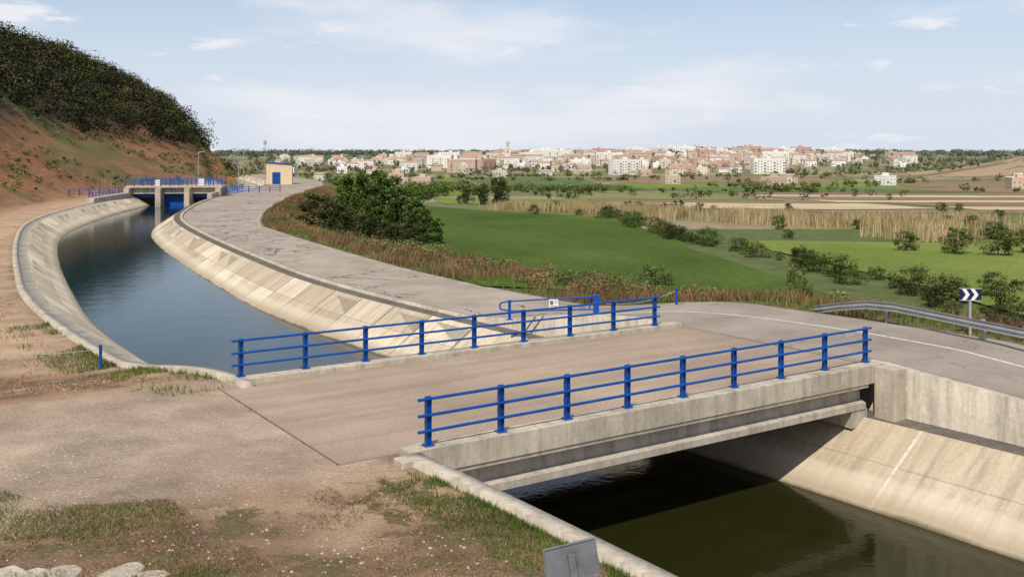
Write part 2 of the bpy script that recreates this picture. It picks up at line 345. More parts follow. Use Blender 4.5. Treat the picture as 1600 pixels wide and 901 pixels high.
# ---------------------------------------------------------------- CANAL
TT=np.r_[np.arange(T[0]+1,-4.5,.5),-4.5,-4.15,-4.14,np.arange(-4,4.1,1),4.19,4.2,4.5,np.arange(5,40,.5),np.arange(40,330,1.0)]
def sweep_st(name,prof,TT,mats,segm=None,smooth=False,uvv=None):
    rows=[]
    for (ss,zf) in prof:
        a,b=pt(TT,ss(TT) if callable(ss) else ss);z=zf(TT) if callable(zf) else np.full(len(TT),zf);rows.append(np.stack([a,b,z],-1))
    n=len(prof);V=np.stack(rows,1).reshape(-1,3)
    i=np.arange(len(TT)*n).reshape(len(TT),n);F=np.stack([i[:-1,:-1],i[:-1,1:],i[1:,1:],i[1:,:-1]],-1)
    mi=np.tile(np.array(segm or [0]*(n-1)),(len(TT)-1)).ravel()
    vv=np.array(uvv) if uvv is not None else np.arange(n)
    uv=np.stack([np.repeat(TT,n),np.tile(vv,len(TT))],-1)
    return mesh_np(name,V,F.reshape(-1,4),mats,mi=mi,uv=uv,smooth=smooth)
inb=lambda t:(t>-4.145)&(t<4.195)
KRc=lambda t:np.where(inb(t),-.5,KR(t));KLc=lambda t:np.where(inb(t),-.5,KL(t))
prof=[(-8.05,lambda t:KLc(t)-1.6),(-8.05,KLc),(-7.7,KLc),(-7.7,-1.32),(-7.0,-1.35),(-4.55,-3.0),(-2.2,-4.7),(0,-4.8),(2.2,-4.7),(4.55,-3.0),(7.0,-1.35),(7.7,-1.32),(7.7,KRc),(8.05,KRc),(8.05,lambda t:KRc(t)-1.6)]
sweep_st('concrete_canal',prof,TT,[M_lin,M_conc,M_bench],segm=[1,1,1,1,0,0,0,0,0,0,2,1,1,1],uvv=[9,9,8,4.0,3.0,0,-2.8,-5,-2.8,0,3,3.7,8,9,9])
def water_material():
    m=NT('canal_water');p=m.pos();n=m.noise(m.scale(p,1,1,1),.8,4,.55);n2=m.noise(p,5,3,.6)
    y=m.n('ShaderNodeSeparateXYZ');m.set(y.inputs[0],p)
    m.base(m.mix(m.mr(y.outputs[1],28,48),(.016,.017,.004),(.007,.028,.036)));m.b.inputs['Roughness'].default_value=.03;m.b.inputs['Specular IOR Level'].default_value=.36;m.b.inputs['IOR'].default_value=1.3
    m.bump(m.math('ADD',n,m.math('MULTIPLY',n2,.35)),.2,.05);return m.mat
sweep_st('canal_water',[(-4.7,-3.0),(0,-3.0),(4.7,-3.0)],TT[::2],[water_material()])
Tr=np.r_[np.arange(T[0]+1,60,.5),np.arange(60,330,1.)]
nc=9
sweep_st('service_road',[((lambda t,k=k:8.05+(SO(t)-8.05)*k/(nc-1)),(lambda t:KR(t)-.15+.02)) for k in range(nc)],Tr,[M_asph])
sweep_st('road_edge_strip',[((lambda t:SO(t)-.25),(lambda t:KR(t)-.15+.026)),((lambda t:SO(t)+.2),(lambda t:KR(t)-.15+.026)),((lambda t:SO(t)+.2),(lambda t:KR(t)-.5))],np.arange(8,240,1.),[M_conc])
pl=catmull(np.array([(1.0,41.6),(3.8,40.4),(6.4,39.6),(9.3,37.9),(12.3,34.6),(15.3,29.9),(19,24.2),(24,17)],float),10)
s_,t_=st(pl[:,0],pl[:,1]);b=MB();b.sweep([(-.07,0),(.07,0)],[(x,y,float(KR(tt))-.15+.027) for (x,y),tt in zip(pl,t_)]);b.obj('road_edge_line',[M_line])
# ---------------------------------------------------------------- BRIDGE
BC=(1.55,28.2,0);BR=math.atan2(.555,.832)
bridge=bpy.data.objects.new('road_bridge',None);link(bridge);bridge.location=BC;bridge.rotation_euler=(0,0,BR)
b=MB();b.box(-8.7,8.75,-3.95,3.9,-.34,.012);b.obj('deck_slab',[M_deck],parent=bridge)
b=MB();b.box(-8.72,-8.695,-3.95,3.9,-.05,.016);b.box(8.2,8.24,-3.95,3.9,.015,.023);b.obj('expansion_joints',[M_joint],parent=bridge)
for nm,y0,y1,x0,x1 in(('near_kerb',-4.45,-3.95,-7.35,8.25),('far_kerb',3.9,4.4,-8.35,8.2)):
    b=MB();b.box(x0,x1,y0,y1,-.38,.15);b.obj(nm,[M_conc],parent=bridge,bevel=.015)
def girder(y):
    pr=[(-.42,-.385),(.42,-.385),(.42,-.47),(.12,-.55),(.12,-.86),(.33,-.93),(.33,-1.1),(-.33,-1.1),(-.33,-.93),(-.12,-.86),(-.12,-.55),(-.42,-.47)]
    b=MB();b.sweep(pr,[(-7.6,y,0),(7.55,y,0)],closed=True);return b
for i,y in enumerate((-4.0,-2.4,-.8,.8,2.4,3.95)):
    girder(y).obj('girder_%d'%i,[M_conc2],parent=bridge)
b=MB();b.box(7.75,8.3,-5.15,-4.46,-1.5,.13);b.box(-7.75,-7.36,-4.9,-4.47,-1.3,.12);b.box(-7.3,-6.9,-4.75,-4.47,-.6,-.1);b.obj('abutment_blocks',[M_conc],parent=bridge,bevel=.02)
b=MB()
b.box(6.95,7.65,-4.3,4.2,-1.6,-1.11);b.box(-7.65,-6.95,-4.3,4.2,-1.6,-1.11);b.obj('bearing_seats',[M_conc2],parent=bridge)
def railing(name,A,B,z,posts,h=1.0,ext=.28,r=.033,rails=(1.0,.66,.33),pw=.05):
    A=Vector((*A,z));B=Vector((*B,z));d=(B-A).normalized();ang=math.atan2(d.y,d.x);L=(B-A).length
    b=MB()
    for i in range(posts):
        x=L*i/(posts-1)
        b.box(x-.055,x+.055,-.015,.015,0.02,h+.04);b.box(x-.06,x-.04,-.05,.05,0.02,h+.03);b.box(x+.04,x+.06,-.05,.05,0.02,h+.03)
        b.box(x-.11,x+.11,-.1,.1,0.002,.022)
        for qx in(-.08,.08):
            for qy in(-.075,.075): b.tube((x+qx,qy,.02),(x+qx,qy,.045),.014,6)
    for k in rails: b.tube((-ext,-.075,h*k),(L+ext*.6,-.075,h*k),r,10)
    return b.obj(name,[M_blue],loc=A,rz=ang)
railing('bridge_railing',(-1.76,20.9),(10.36,29.2),.15,9);railing('bridge_railing',(-7.45,27.35),(5.07,35.4),.15,9)
# ---------------------------------------------------------------- fields
def field(name,quad,mat,dz=.1,step=6):
    q=np.array(quad,float);n=max(2,int(np.linalg.norm(q[1]-q[0])/step));k=max(2,int(np.linalg.norm(q[3]-q[0])/step));n=min(n,80);k=min(k,80)
    u,v=np.meshgrid(np.linspace(0,1,n+1),np.linspace(0,1,k+1));u=u[...,None];v=v[...,None]
    P=q[0]*(1-u)*(1-v)+q[1]*u*(1-v)+q[2]*u*v+q[3]*(1-u)*v
    P=P+np.stack([(fbm(P[...,0],P[...,1],25)-.5)*4,(fbm(P[...,0]+50,P[...,1],25)-.5)*4],-1)
    z=Z(P[...,0],P[...,1])+dz;V=np.dstack([P,z]).reshape(-1,3);i=np.arange(V.shape[0]).reshape(k+1,n+1)
    return mesh_np(name,V,np.stack([i[:-1,:-1],i[:-1,1:],i[1:,1:],i[1:,:-1]],-1).reshape(-1,4),[mat],smooth=True)
Fg=field_material('wheat_green',(.05,.085,.012),(.09,.135,.024),0,0,.36,.06);Fg2=field_material('crop_light_green',(.14,.185,.035),(.19,.235,.055),0,0,.32);Fg3=field_material('crop_blue_green',(.085,.13,.04),(.125,.17,.06))
Ft=field_material('stubble_tan',(.45,.35,.21),(.56,.46,.3));Fb=field_material('ploughed_brown',(.22,.145,.09),(.3,.21,.135),.25,1.2);Fo=field_material('orchard_rows',(.16,.2,.06),(.26,.24,.11),.18,1.0)
field('wheat_field',[(-2,56),(19,50),(19,175),(-28,280)],Fg,.12,2.5)
field('wheat_field',[(-22,125),(-2,56),(-12,200),(-40,270)],Fg,.08,3)
field('crop_field',[(27,50),(75,45),(80,100),(26,112)],Fg2,.12,4)
field('crop_field',[(46,165),(150,150),(150,200),(40,214)],Fg3,.1)
field('ploughed_field',[(68,212),(152,203),(160,222),(66,233)],Fb)
field('crop_field',[(-20,290),(20,260),(25,330),(-30,360)],Fg2)
field('stubble_field',[(28,250),(105,240),(100,290),(25,305)],Ft);field('ploughed_field',[(25,309),(99,293),(96,318),(25,340)],Fb);field('stubble_field',[(110,232),(200,222),(215,250),(112,262)],Ft)
field('ploughed_field',[(110,266),(216,253),(225,285),(112,300)],Fb);field('stubble_field',[(100,304),(240,290),(250,320),(98,340)],Ft)
field('ploughed_field',[(98,345),(255,325),(262,352),(95,376)],Fb);field('stubble_field',[(95,380),(262,356),(270,380),(92,408)],Ft);field('ploughed_field',[(92,412),(272,384),(280,410),(88,436)],Fb);field('crop_field',[(20,344),(90,325),(80,470),(0,480)],Fo)
field('crop_field',[(84,440),(200,424),(200,540),(75,540)],Fg3);field('ploughed_field',[(206,424),(300,415),(330,520),(206,540)],Fb)
field('crop_field',[(-90,380),(-15,380),(-5,520),(-110,520)],Fg2);field('crop_field',[(-5,490),(72,490),(70,640),(-20,640)],Fg)
field('crop_field',[(-130,560),(-26,540),(-30,720),(-150,760)],Fg);field('crop_field',[(76,560),(240,550),(250,700),(70,720)],Fg2);field('ploughed_field',[(246,555),(330,545),(350,640),(254,700)],Fb);field('crop_field',[(-20,670),(60,660),(60,860),(-40,880)],Fg3)
field('crop_field',[(-170,800),(-50,760),(-50,900),(-200,940)],Fg2);field('ploughed_field',[(80,730),(250,720),(260,880),(80,880)],Fb)
# ---------------------------------------------------------------- vegetation
def leafcloud(C,R,n,size,rg=rng,shell=.55,up=.35):
    C=np.repeat(C,n,0);R=np.repeat(R,n,0);N=len(C)
    d=rg.normal(size=(N,3));d/=np.linalg.norm(d,axis=1)[:,None];rad=shell+(1-shell)*rg.random((N,1))**.6
    P=C+d*R*rad
    nrm=d*.8+rg.normal(size=(N,3))*.6+np.array([0,0,up]);nrm/=np.linalg.norm(nrm,axis=1)[:,None]
    a=np.cross(nrm,rg.normal(size=(N,3)));a/=np.linalg.norm(a,axis=1)[:,None];b=np.cross(nrm,a)
    sz=np.repeat(np.atleast_1d(size),n)[:N] if np.ndim(size) else np.full(N,size);sz=(sz*(.6+.8*rg.random(N)))[:,None]
    V=np.stack([P-a*sz*.5,P-b*sz*.32+nrm*sz*.1,P+a*sz*.5,P+b*sz*.32-nrm*sz*.1],1).reshape(-1,3)
    F=np.arange(N*4).reshape(N,4)
    shade_rnd=np.clip(.25+.35*d[:,2]+.5*(rad[:,0]-.6)+rg.random(N)*.45-.1,0,1)  # top light painted in: upper and outer leaves paler, plus random tone
    return V,F,np.repeat(shade_rnd,4)
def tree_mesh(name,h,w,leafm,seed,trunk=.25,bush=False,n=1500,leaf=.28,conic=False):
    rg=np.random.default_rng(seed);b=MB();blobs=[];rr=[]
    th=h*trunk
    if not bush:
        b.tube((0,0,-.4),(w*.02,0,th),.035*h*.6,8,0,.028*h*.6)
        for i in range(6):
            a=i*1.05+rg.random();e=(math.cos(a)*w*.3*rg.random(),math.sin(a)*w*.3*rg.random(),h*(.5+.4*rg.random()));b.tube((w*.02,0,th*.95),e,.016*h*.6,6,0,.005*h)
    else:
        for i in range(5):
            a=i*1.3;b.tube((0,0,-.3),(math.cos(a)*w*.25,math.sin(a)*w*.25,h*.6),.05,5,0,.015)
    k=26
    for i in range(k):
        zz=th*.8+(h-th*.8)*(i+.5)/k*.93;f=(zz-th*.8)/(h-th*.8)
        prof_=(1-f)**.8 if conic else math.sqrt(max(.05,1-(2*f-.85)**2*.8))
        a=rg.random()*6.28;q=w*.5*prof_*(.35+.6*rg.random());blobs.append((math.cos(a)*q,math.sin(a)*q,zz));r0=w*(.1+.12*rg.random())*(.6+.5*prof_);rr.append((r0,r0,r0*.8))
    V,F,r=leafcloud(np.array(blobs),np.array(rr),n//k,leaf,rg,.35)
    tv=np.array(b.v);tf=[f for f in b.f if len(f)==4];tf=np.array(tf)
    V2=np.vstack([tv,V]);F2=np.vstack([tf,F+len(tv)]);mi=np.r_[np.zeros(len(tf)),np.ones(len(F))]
    return mesh_np(name,V2,F2,[M_bark,leafm],mi=mi,attrs={'shade_rnd':('FLOAT',np.r_[np.zeros(len(tv)),r])},obj=False)
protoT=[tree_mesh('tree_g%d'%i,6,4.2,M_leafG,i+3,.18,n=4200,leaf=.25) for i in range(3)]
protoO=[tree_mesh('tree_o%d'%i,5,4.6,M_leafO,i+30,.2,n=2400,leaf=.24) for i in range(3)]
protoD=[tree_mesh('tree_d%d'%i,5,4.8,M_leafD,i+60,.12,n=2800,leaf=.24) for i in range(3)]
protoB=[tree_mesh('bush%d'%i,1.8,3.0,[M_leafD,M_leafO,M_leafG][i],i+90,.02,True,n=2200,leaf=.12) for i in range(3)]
def place(name,me,x,y,h=None,base=6,wf=1.0,sink=.1):
    o=link(bpy.data.objects.new(name,me));z=float(Z(np.array([x]),np.array([y]))[0])
    k=(h/base) if h else 1;o.location=(x,y,z-sink);o.scale=(k*wf,k*wf,k);o.rotation_euler=(0,0,rng.random()*6.28);return o
for x,y,h in[(-20.5,131,8.2),(-17.5,124,8.4),(-14.8,118,7.6),(-12.6,114,6.4),(-10.8,111,5.2),(-22.5,136,6.8),(-15.8,112,5.2),(-9.2,108,4.0),(-8.0,106,3.0)]: place('poplar_tree',protoT[rng.integers(3)],x,y,h,6,.9)
for x,y,h in[(-21.5,111,4.3),(-19.2,109,3.9),(-17.0,107,3.3),(-14.4,106,2.9),(-12.2,105,2.5),(-10.2,104.5,2.1)]: place('holm_oak',protoD[rng.integers(3)],x,y,h,5,1.25)
place('holm_oak',protoD[1],-3.5,285,8,5,.9);place('holm_oak',protoD[0],-9,280,6,5);place('holm_oak',protoD[2],-14,290,5,5)
place('shrub',protoB[1],9.6,66,1.5,1.8,1.0);place('shrub',protoB[1],17,59,2.1,1.8,.5)
for i in range(44):
    y=46+ (i/43)**1.25*150;x=np.interp(y,[45,60,72,90,110,140,185],[25,24.5,23.5,23,20.5,18.5,18])+rng.normal()*1.1
    h=.6+rng.random()*1.1*(1 if y<100 else 1.3)
    if rng.random()<.75: place('hedge_shrub',protoB[rng.integers(3)],x,y,h,1.8,1.25)
    else: place('hedge_tree',[protoO,protoD,protoO][rng.integers(3)][rng.integers(3)],x,y,h*1.2,5.5,1.2)
for i in range(32):
    x=rng.uniform(26,110);y=rng.choice([118,128,146,155])+rng.normal()*4+x*.05
    place('olive_tree' if i%2 else 'almond_tree',protoO[rng.integers(3)],x,y,rng.uniform(1.2,2.8),5.5,1.25)
for x,y,h in[(41,92,3.0),(44,90,3.2),(38,96,2.4),(48,93,2.8),(25,57,2.0),(27,54,2.2),(29,60,1.8),(33,56,1.4)]: place('almond_tree',protoO[rng.integers(3)],x,y,h,5.5,1.2)
for i in range(18):
    x=rng.uniform(-35,120);y=rng.uniform(215,240) if i%2 else rng.uniform(180,215)
    if i%2==0: x=rng.uniform(-5,45)
    place('ditch_tree',[protoO,protoD,protoO][rng.integers(3)][rng.integers(3)],x,y,rng.uniform(1.5,3.0),5.5,1.2)
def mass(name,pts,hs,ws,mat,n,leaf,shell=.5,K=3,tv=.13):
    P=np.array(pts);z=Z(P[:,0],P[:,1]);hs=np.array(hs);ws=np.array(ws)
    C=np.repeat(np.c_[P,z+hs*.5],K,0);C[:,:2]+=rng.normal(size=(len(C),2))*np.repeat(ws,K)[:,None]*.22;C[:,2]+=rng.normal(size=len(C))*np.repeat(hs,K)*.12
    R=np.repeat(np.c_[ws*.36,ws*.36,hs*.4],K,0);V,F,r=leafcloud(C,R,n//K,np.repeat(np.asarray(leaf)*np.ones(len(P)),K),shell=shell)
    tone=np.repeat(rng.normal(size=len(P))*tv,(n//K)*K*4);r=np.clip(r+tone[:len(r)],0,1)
    return mesh_np(name,V,F,[mat],attrs={'shade_rnd':('FLOAT',r)})
u=rng.uniform(-.26,.52,1300);y=rng.choice([425,480,548,650,725,800,890,960,1010,1040],1300)+rng.normal(size=1300)*6;y+=u*60;x=u*y
ok=fbm(x,y,60)>.53;x,y=x[ok],y[ok];h=rng.uniform(2.0,5.5,len(x));mass('distant_tree_rows',np.c_[x,y],h,h*1.15,M_leafO,72,.9)
x=rng.uniform(-30,150,70);y=rng.choice([342,382,430,484],70)+rng.normal(size=70)*3;h=rng.uniform(1.5,3.5,70);mass('field_edge_trees',np.c_[x,y],h,h*1.2,M_leafD,60,.6)
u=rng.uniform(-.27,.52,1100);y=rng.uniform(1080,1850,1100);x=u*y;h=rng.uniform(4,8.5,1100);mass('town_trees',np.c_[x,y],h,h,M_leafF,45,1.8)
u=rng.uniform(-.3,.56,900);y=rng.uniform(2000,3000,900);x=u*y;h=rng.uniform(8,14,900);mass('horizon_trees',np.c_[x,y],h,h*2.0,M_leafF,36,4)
x=rng.uniform(-75,-24,110);y=rng.uniform(255,420,110);h=rng.uniform(3,6,110);s9,t9=st(x,y);ok=s9>24;mass('roadside_tree_clump',np.c_[x,y][ok],h[ok],h[ok],M_leafG,150,.6)
x=rng.normal(275,30,70);y=rng.normal(1600,30,70);h=rng.uniform(9,15,70);mass('hilltop_pines',np.c_[x,y],h,h,M_leafD,60,2.0)
# hill forest
x=rng.uniform(-330,-70,11500);y=rng.uniform(115,640,11500);d=hill_d(x,y)+(fbm(x,y,25)-.5)*12
ok=(d>np.interp(y,[120,250,330,500],[27,24,17,12]))&~((y>430)&(d<18));x,y=x[ok],y[ok];h=rng.uniform(3,7.5,len(x))
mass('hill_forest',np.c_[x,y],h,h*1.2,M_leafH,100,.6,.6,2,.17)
x=rng.uniform(-150,-60,2200);y=rng.uniform(90,420,2200);d=hill_d(x,y);ok=(d>1)&(d<30)&(fbm(x,y,18)>.40);x,y=x[ok],y[ok];h=rng.uniform(.4,1.5,len(x));mass('slope_shrubs',np.c_[x,y],h,h*1.6,M_leafO,45,.28)
def blades(name,P,h,w,mat,lean=.35,zoff=0):
    n=len(P);z=Z(P[:,0],P[:,1])+zoff;a=rng.random(n)*6.28;dx=np.c_[np.cos(a),np.sin(a),np.zeros(n)]
    l=rng.normal(size=(n,2))*lean*h[:,None];B=np.c_[P,z-.02];M=B+np.c_[l*.35,h*.6];E=B+np.c_[l,h]
    w=w[:,None]*dx;V=np.stack([B-w,B+w,M+w*.7,E+w*.12,E-w*.12,M-w*.7],1).reshape(-1,3)
    k=np.arange(n)[:,None]*6;F=np.vstack([k+np.array([0,1,2,5]),k+np.array([5,2,3,4])]);r=np.clip(rng.random(n)*.8+fbm(P[:,0],P[:,1],6)*.9-.4,0,1)
    return mesh_np(name,V,F,[mat],attrs={'shade_rnd':('FLOAT',np.repeat(r,6))})
def along(n,t0,t1,s0,s1,th=.5,sc=2.,pw=1):
    tt=rng.uniform(t0,t1,n);ss=s1+(s0-s1)*rng.random(n)**pw;x,y=pt(tt,ss)
    ok=fbm(x,y,sc)+rng.normal(size=n)*.04>th;return np.c_[x,y][ok]
P=along(22000,-17,-4.6,-9.3,-8.08,.46,1.0,2.);blades('grass_tufts_by_wall',P,rng.uniform(.03,.15,len(P)),np.full(len(P),.006),M_grassb)
P=along(26000,-17,-4.6,-11,-8.3,.46,1.0,1);blades('dry_grass_by_wall',P,rng.uniform(.02,.09,len(P)),np.full(len(P),.006),M_dryb,.8)
P=along(9000,4.5,26,-10.0,-8.08,.5,1.5,2);blades('grass_tufts_far_bank',P,rng.uniform(.05,.22,len(P)),np.full(len(P),.011),M_grassb)
P=along(12000,6,40,-18,-9,.52,2.0,1);blades('dry_grass_far_bank',P,rng.uniform(.04,.16,len(P)),np.full(len(P),.011),M_dryb,.7)
def patch(name,n,th,sc,h0,h1,mat,lean,off=0):
    P=np.c_[rng.uniform(-13,-1,n),rng.uniform(13.5,19.2,n)];ok=(fbm(P[:,0]+off,P[:,1],sc)+rng.normal(size=n)*.03>th)&(P[:,1]<18.3+.5*np.sin(P[:,0])-.14*(P[:,0]+8))&(P[:,0]<-2.6-(P[:,1]-14)*.9);P=P[ok];blades(name,P,rng.uniform(h0,h1,len(P)),np.full(len(P),.006),mat,lean)
patch('grass_patch',60000,.56,1.2,.03,.12,M_grassb,.4);patch('dry_grass_patch',90000,.42,1.3,.02,.08,M_dryb,.9,40)
n=16000;x=rng.uniform(-24,4,n);y=rng.uniform(14,32,n);s9,t9=st(x,y);ok=(s9<-8.3)&(fbm(x,y,3)+rng.normal(size=n)*.1>.47);x,y=x[ok],y[ok];n=len(x);z=Z(x,y);r=.008+.028*rng.random(n)**4
o8=np.array([(1,0,0),(0,1,0),(-1,0,0),(0,-1,0),(0,0,.8),(0,0,-.5)]);jit=o8[None]*r[:,None,None]*rng.uniform(.7,1.4,(n,6,1));V=(np.c_[x,y,z][:,None]+jit).reshape(-1,3)
tri=np.array([(0,1,4),(1,2,4),(2,3,4),(3,0,4)]);mesh_np('gravel_stones',V,(np.arange(n)[:,None,None]*6+tri).reshape(-1,3),[M_stone])
tt=rng.uniform(-30,200,80000);ss=SO(tt)+.4+rng.random(80000)**1.2*11;x,y=pt(tt,ss);ok=fbm(x,y,5)>.46;P=np.c_[x,y][ok];hh=rng.uniform(.15,.7,len(P));blades('embankment_weeds',P,hh,np.full(len(P),.02),M_rust)
tt=rng.uniform(-30,200,70000);ss=SO(tt)+.3+rng.random(70000)*12;x,y=pt(tt,ss);P=np.c_[x,y];blades('embankment_grass',P,rng.uniform(.12,.4,len(P)),np.full(len(P),.02),M_grassb)
tt=rng.uniform(5,150,170);ss=SO(tt)+2+rng.random(170)*11;x,y=pt(tt,ss);h=rng.uniform(.4,1.1,170);mass('embankment_bushes',np.c_[x,y],h,h*1.7,M_rust,150,.13);
tt=rng.uniform(-5,150,120);ss=SO(tt)+3+rng.random(120)*11;x,y=pt(tt,ss);h=rng.uniform(.4,1.2,120);mass('embankment_bushes',np.c_[x,y],h,h*1.6,M_leafO,150,.13)
def reedband(name,pts,wd,n,h):
    p=np.array(pts,float);L=np.r_[0,np.cumsum(np.hypot(*np.diff(p,axis=0).T))];u=rng.uniform(0,L[-1],n);x=np.interp(u,L,p[:,0])+rng.normal(size=n)*wd*.4;y=np.interp(u,L,p[:,1])+rng.normal(size=n)*wd
    ok=fbm(x,y,8)>.46;P=np.c_[x,y][ok];blades(name,P,h*rng.uniform(.4,1.1,len(P)),np.full(len(P),.07),M_reed,.12)
reedband('reed_bed',[(0,245),(15,215),(30,180),(45,155)],6,14000,2.4);reedband('reed_bed',[(44,150),(60,142),(85,138)],5,9000,2.4);reedband('reed_bed',[(-5,250),(40,238)],3,4000,1.8);reedband('reed_bed',[(46,118),(75,112)],4,8000,2.4)
# ---------------------------------------------------------------- gate structure, kiosk
tg=float(T[np.argmin((CX+58.5)**2+(CY-174)**2)])
gx,gy=pt(tg,0);dx=np.interp(tg,T,DX);dy=np.interp(tg,T,DY);ga=math.atan2(-dx,dy)
gate=bpy.data.objects.new('canal_sluice_gate',None);link(gate);gate.location=(gx,gy,0);gate.rotation_euler=(0,0,ga)
b=MB()
for sx_ in(-7.6,-2.4,2.4,7.6): b.box(sx_-.45,sx_+.45,-3,4,-4.8,.15)
b.box(-8.2,8.2,-1.6,2.6,.16,.5);b.box(-7.1,7.1,-.9,-.6,-.9,.15)
b.obj('piers_and_deck',[M_conc],parent=gate,bevel=.04)
b=MB();b.box(-7.1,-2.9,.3,.5,-1.6,-.3);b.box(2.9,7.1,.3,.5,-1.6,-.3);b.box(-1.9,1.9,.3,.5,-3.4,-.4)
for cx in(-5,0,5):
    b.box(cx-.9,cx-.75,.2,.4,.51,1.7);b.box(cx+.75,cx+.9,.2,.4,.51,1.7);b.box(cx-1.0,cx+1.0,.15,.5,1.5,1.7);b.tube((cx,.35,1.7),(cx,.35,2.3),.07,8)
b.obj('gates_and_hoists',[M_blue],parent=gate)
b=MB();b.box(-7.1,7.1,1.2,1.4,-4.8,.1);b.obj('opening_shade_panel',[M_dark],parent=gate)  # near-black panel paints in the shade between the piers
b=MB();b.box(3.9,4.9,-.4,-.1,.52,1.7);b.box(-3.4,-2.6,-.4,-.1,.52,1.5);b.obj('control_cabinets',[M_white],parent=gate,bevel=.02)
def loc(x,y):
    c_,s_=math.cos(ga),math.sin(ga);return (gx+c_*x-s_*y,gy+s_*x+c_*y)
def rail2(A,B,z,n): return railing('gate_railing',A,B,z,n,1.1,.1,.04)
rail2(loc(-8.1,-1.5),loc(8.1,-1.5),.5,12);rail2(loc(-8.1,2.5),loc(8.1,2.5),.5,12)
rail2(loc(8.3,-1.5),loc(8.3,22),-1.1,12);rail2(loc(8.3,2.6),loc(17,8),-1.0,6);rail2(loc(-8.3,-22),loc(-8.3,-1.5),-1.1,12);rail2(loc(-8.5,2),loc(-16,-6),-1.0,7)
b=MB();b.box(-8.0,-7.0,-24,-3,-1.9,-.6);b.box(7.05,7.75,-10,-3,-1.9,-.5);b.obj('approach_walls',[M_conc],parent=gate)
kk=bpy.data.objects.new('control_kiosk',None);link(kk);kk.location=(-56,240,-1.35);kk.rotation_euler=(0,0,math.radians(10))
b=MB();b.add([(-3,-2.4,0),(3,-2.4,0),(3,2.4,0),(-3,2.4,0),(-3,-2.4,5.2),(3,-2.4,4.7),(3,2.4,4.7),(-3,2.4,5.2)],[(3,2,1,0),(4,5,6,7),(0,1,5,4),(1,2,6,5),(2,3,7,6),(3,0,4,7)]);b.obj('walls',[M_cream],parent=kk)
b=MB();b.add([(-3.25,-2.65,5.23),(3.25,-2.65,4.70),(3.25,2.65,4.70),(-3.25,2.65,5.23),(-3.25,-2.65,5.42),(3.25,-2.65,4.89),(3.25,2.65,4.89),(-3.25,2.65,5.42)],[(3,2,1,0),(4,5,6,7),(0,1,5,4),(1,2,6,5),(2,3,7,6),(3,0,4,7)]);b.box(-1.6,.3,-2.46,-2.405,0.02,2.9);b.box(3.01,3.06,-.8,.8,2.6,3.5);b.obj('roof_and_door',[M_blue],parent=kk)
b=MB()
for q in range(6): b.box(-1.6,.3,-2.475,-2.465,.3+q*.42,.33+q*.42)
b.box(-.67,-.63,-2.478,-2.466,.02,2.9);b.obj('door_slats',[M_navy],parent=kk)
def pole(name,x,y,h,arm=0,box_=False):
    z=float(Z(np.array([x]),np.array([y]))[0]);b=MB();b.tube((0,0,-.2),(0,0,h),.11,8,0,.06);b.box(-.2,.2,-.2,.2,-.1,.1)
    if arm: b.tube((0,0,h),(arm,0,h+.15),.05,6);b.box(arm-.1,arm+.5,-.14,.14,h+.08,h+.2)
    if box_: b.box(-.35,.35,-.25,.25,h-1.4,h-.5);b.tube((0,0,h),(0,0,h+1),.03,6)
    b.obj(name,[M_galv],loc=(x,y,z))
pole('street_lamp',-60.5,192,7.6,.8);pole('antenna_mast',-62.5,252,11.0,0,True);pole('street_lamp',-66,245,8.5,.8);pole('street_lamp',-72,262,8,.8)
b=MB()
for i in range(30):
    x0,y0=-80+i*.95,186+i*.5+ (i*.95)*.3;z=float(Z(np.array([x0]),np.array([y0]))[0]);b.tube((x0,y0,z-.1),(x0,y0,z+1.7),.03,5);b.tube((x0,y0,z+1.7),(x0+.4,y0-.2,z+2.2),.035,5)
b.obj('perimeter_fence',[M_galv])
# ---------------------------------------------------------------- barrier, chains, sign, guardrail
def grd(x,y): return float(Z(np.array([x]),np.array([y]))[0])
bar=bpy.data.objects.new('swing_barrier',None);link(bar);zb=grd(1.5,41);bar.location=(-.1,41.0,zb+.02)
b=MB();b.box(-.06,.06,-.06,.06,0,.8);b.box(-.14,.14,-.14,.14,0,.02);b.box(3.45,3.68,-.11,.11,0,1.02);b.box(3.4,3.73,-.16,.16,0,.03)
b.tube((0,0,.75),(3.45,0,.95),.035);b.tube((0,0,.35),(3.45,0,.42),.035);b.tube((3.3,0,.4),(3.3,0,.95),.03);b.tube((1.7,0,.38),(1.7,0,.85),.03);b.tube((0,0,.75),(-.35,0,.7),.035);b.tube((-.35,0,.7),(-.42,0,.55),.035);b.tube((-.42,0,.55),(-.35,0,.42),.035);b.tube((-.35,0,.42),(0,0,.36),.035)
b.obj('frame',[M_blue],parent=bar)
b=MB();b.box(1.62,2.0,-.06,-.045,.5,.84,0);cc=lambda r,y:[(1.9+r*math.cos(a*.5236),y,.74+r*math.sin(a*.5236)) for a in range(12)]
b.add(cc(.055,-.064),[tuple(range(12))],1);b.add(cc(.035,-.067),[tuple(range(12))],0);b.box(1.66,1.8,-.063,-.061,.62,.78,2);b.box(1.66,1.96,-.063,-.061,.54,.57,2);b.obj('notice_plate',[M_white,M_red,M_grey],parent=bar)
def chain(name,pts,posts):
    b=MB()
    for (x,y,h) in posts: z=grd(x,y);b.tube((x,y,z-.1),(x,y,z+h),.055,10)
    for (p,q) in pts:
        p=Vector(p);q=Vector(q);prev=None
        for i in range(25):
            u=i/24;r=p.lerp(q,u);r.z-=.25*4*u*(1-u)
            if prev is not None:b.tube(prev,r,.012,4,1)
            prev=r
    b.obj(name,[M_blue,M_galv])
chain('chain_and_post',[((3.6,41,zb+.7),(7.1,43.0,grd(7.1,43)+.65))],[(7.1,43.0,.75)])
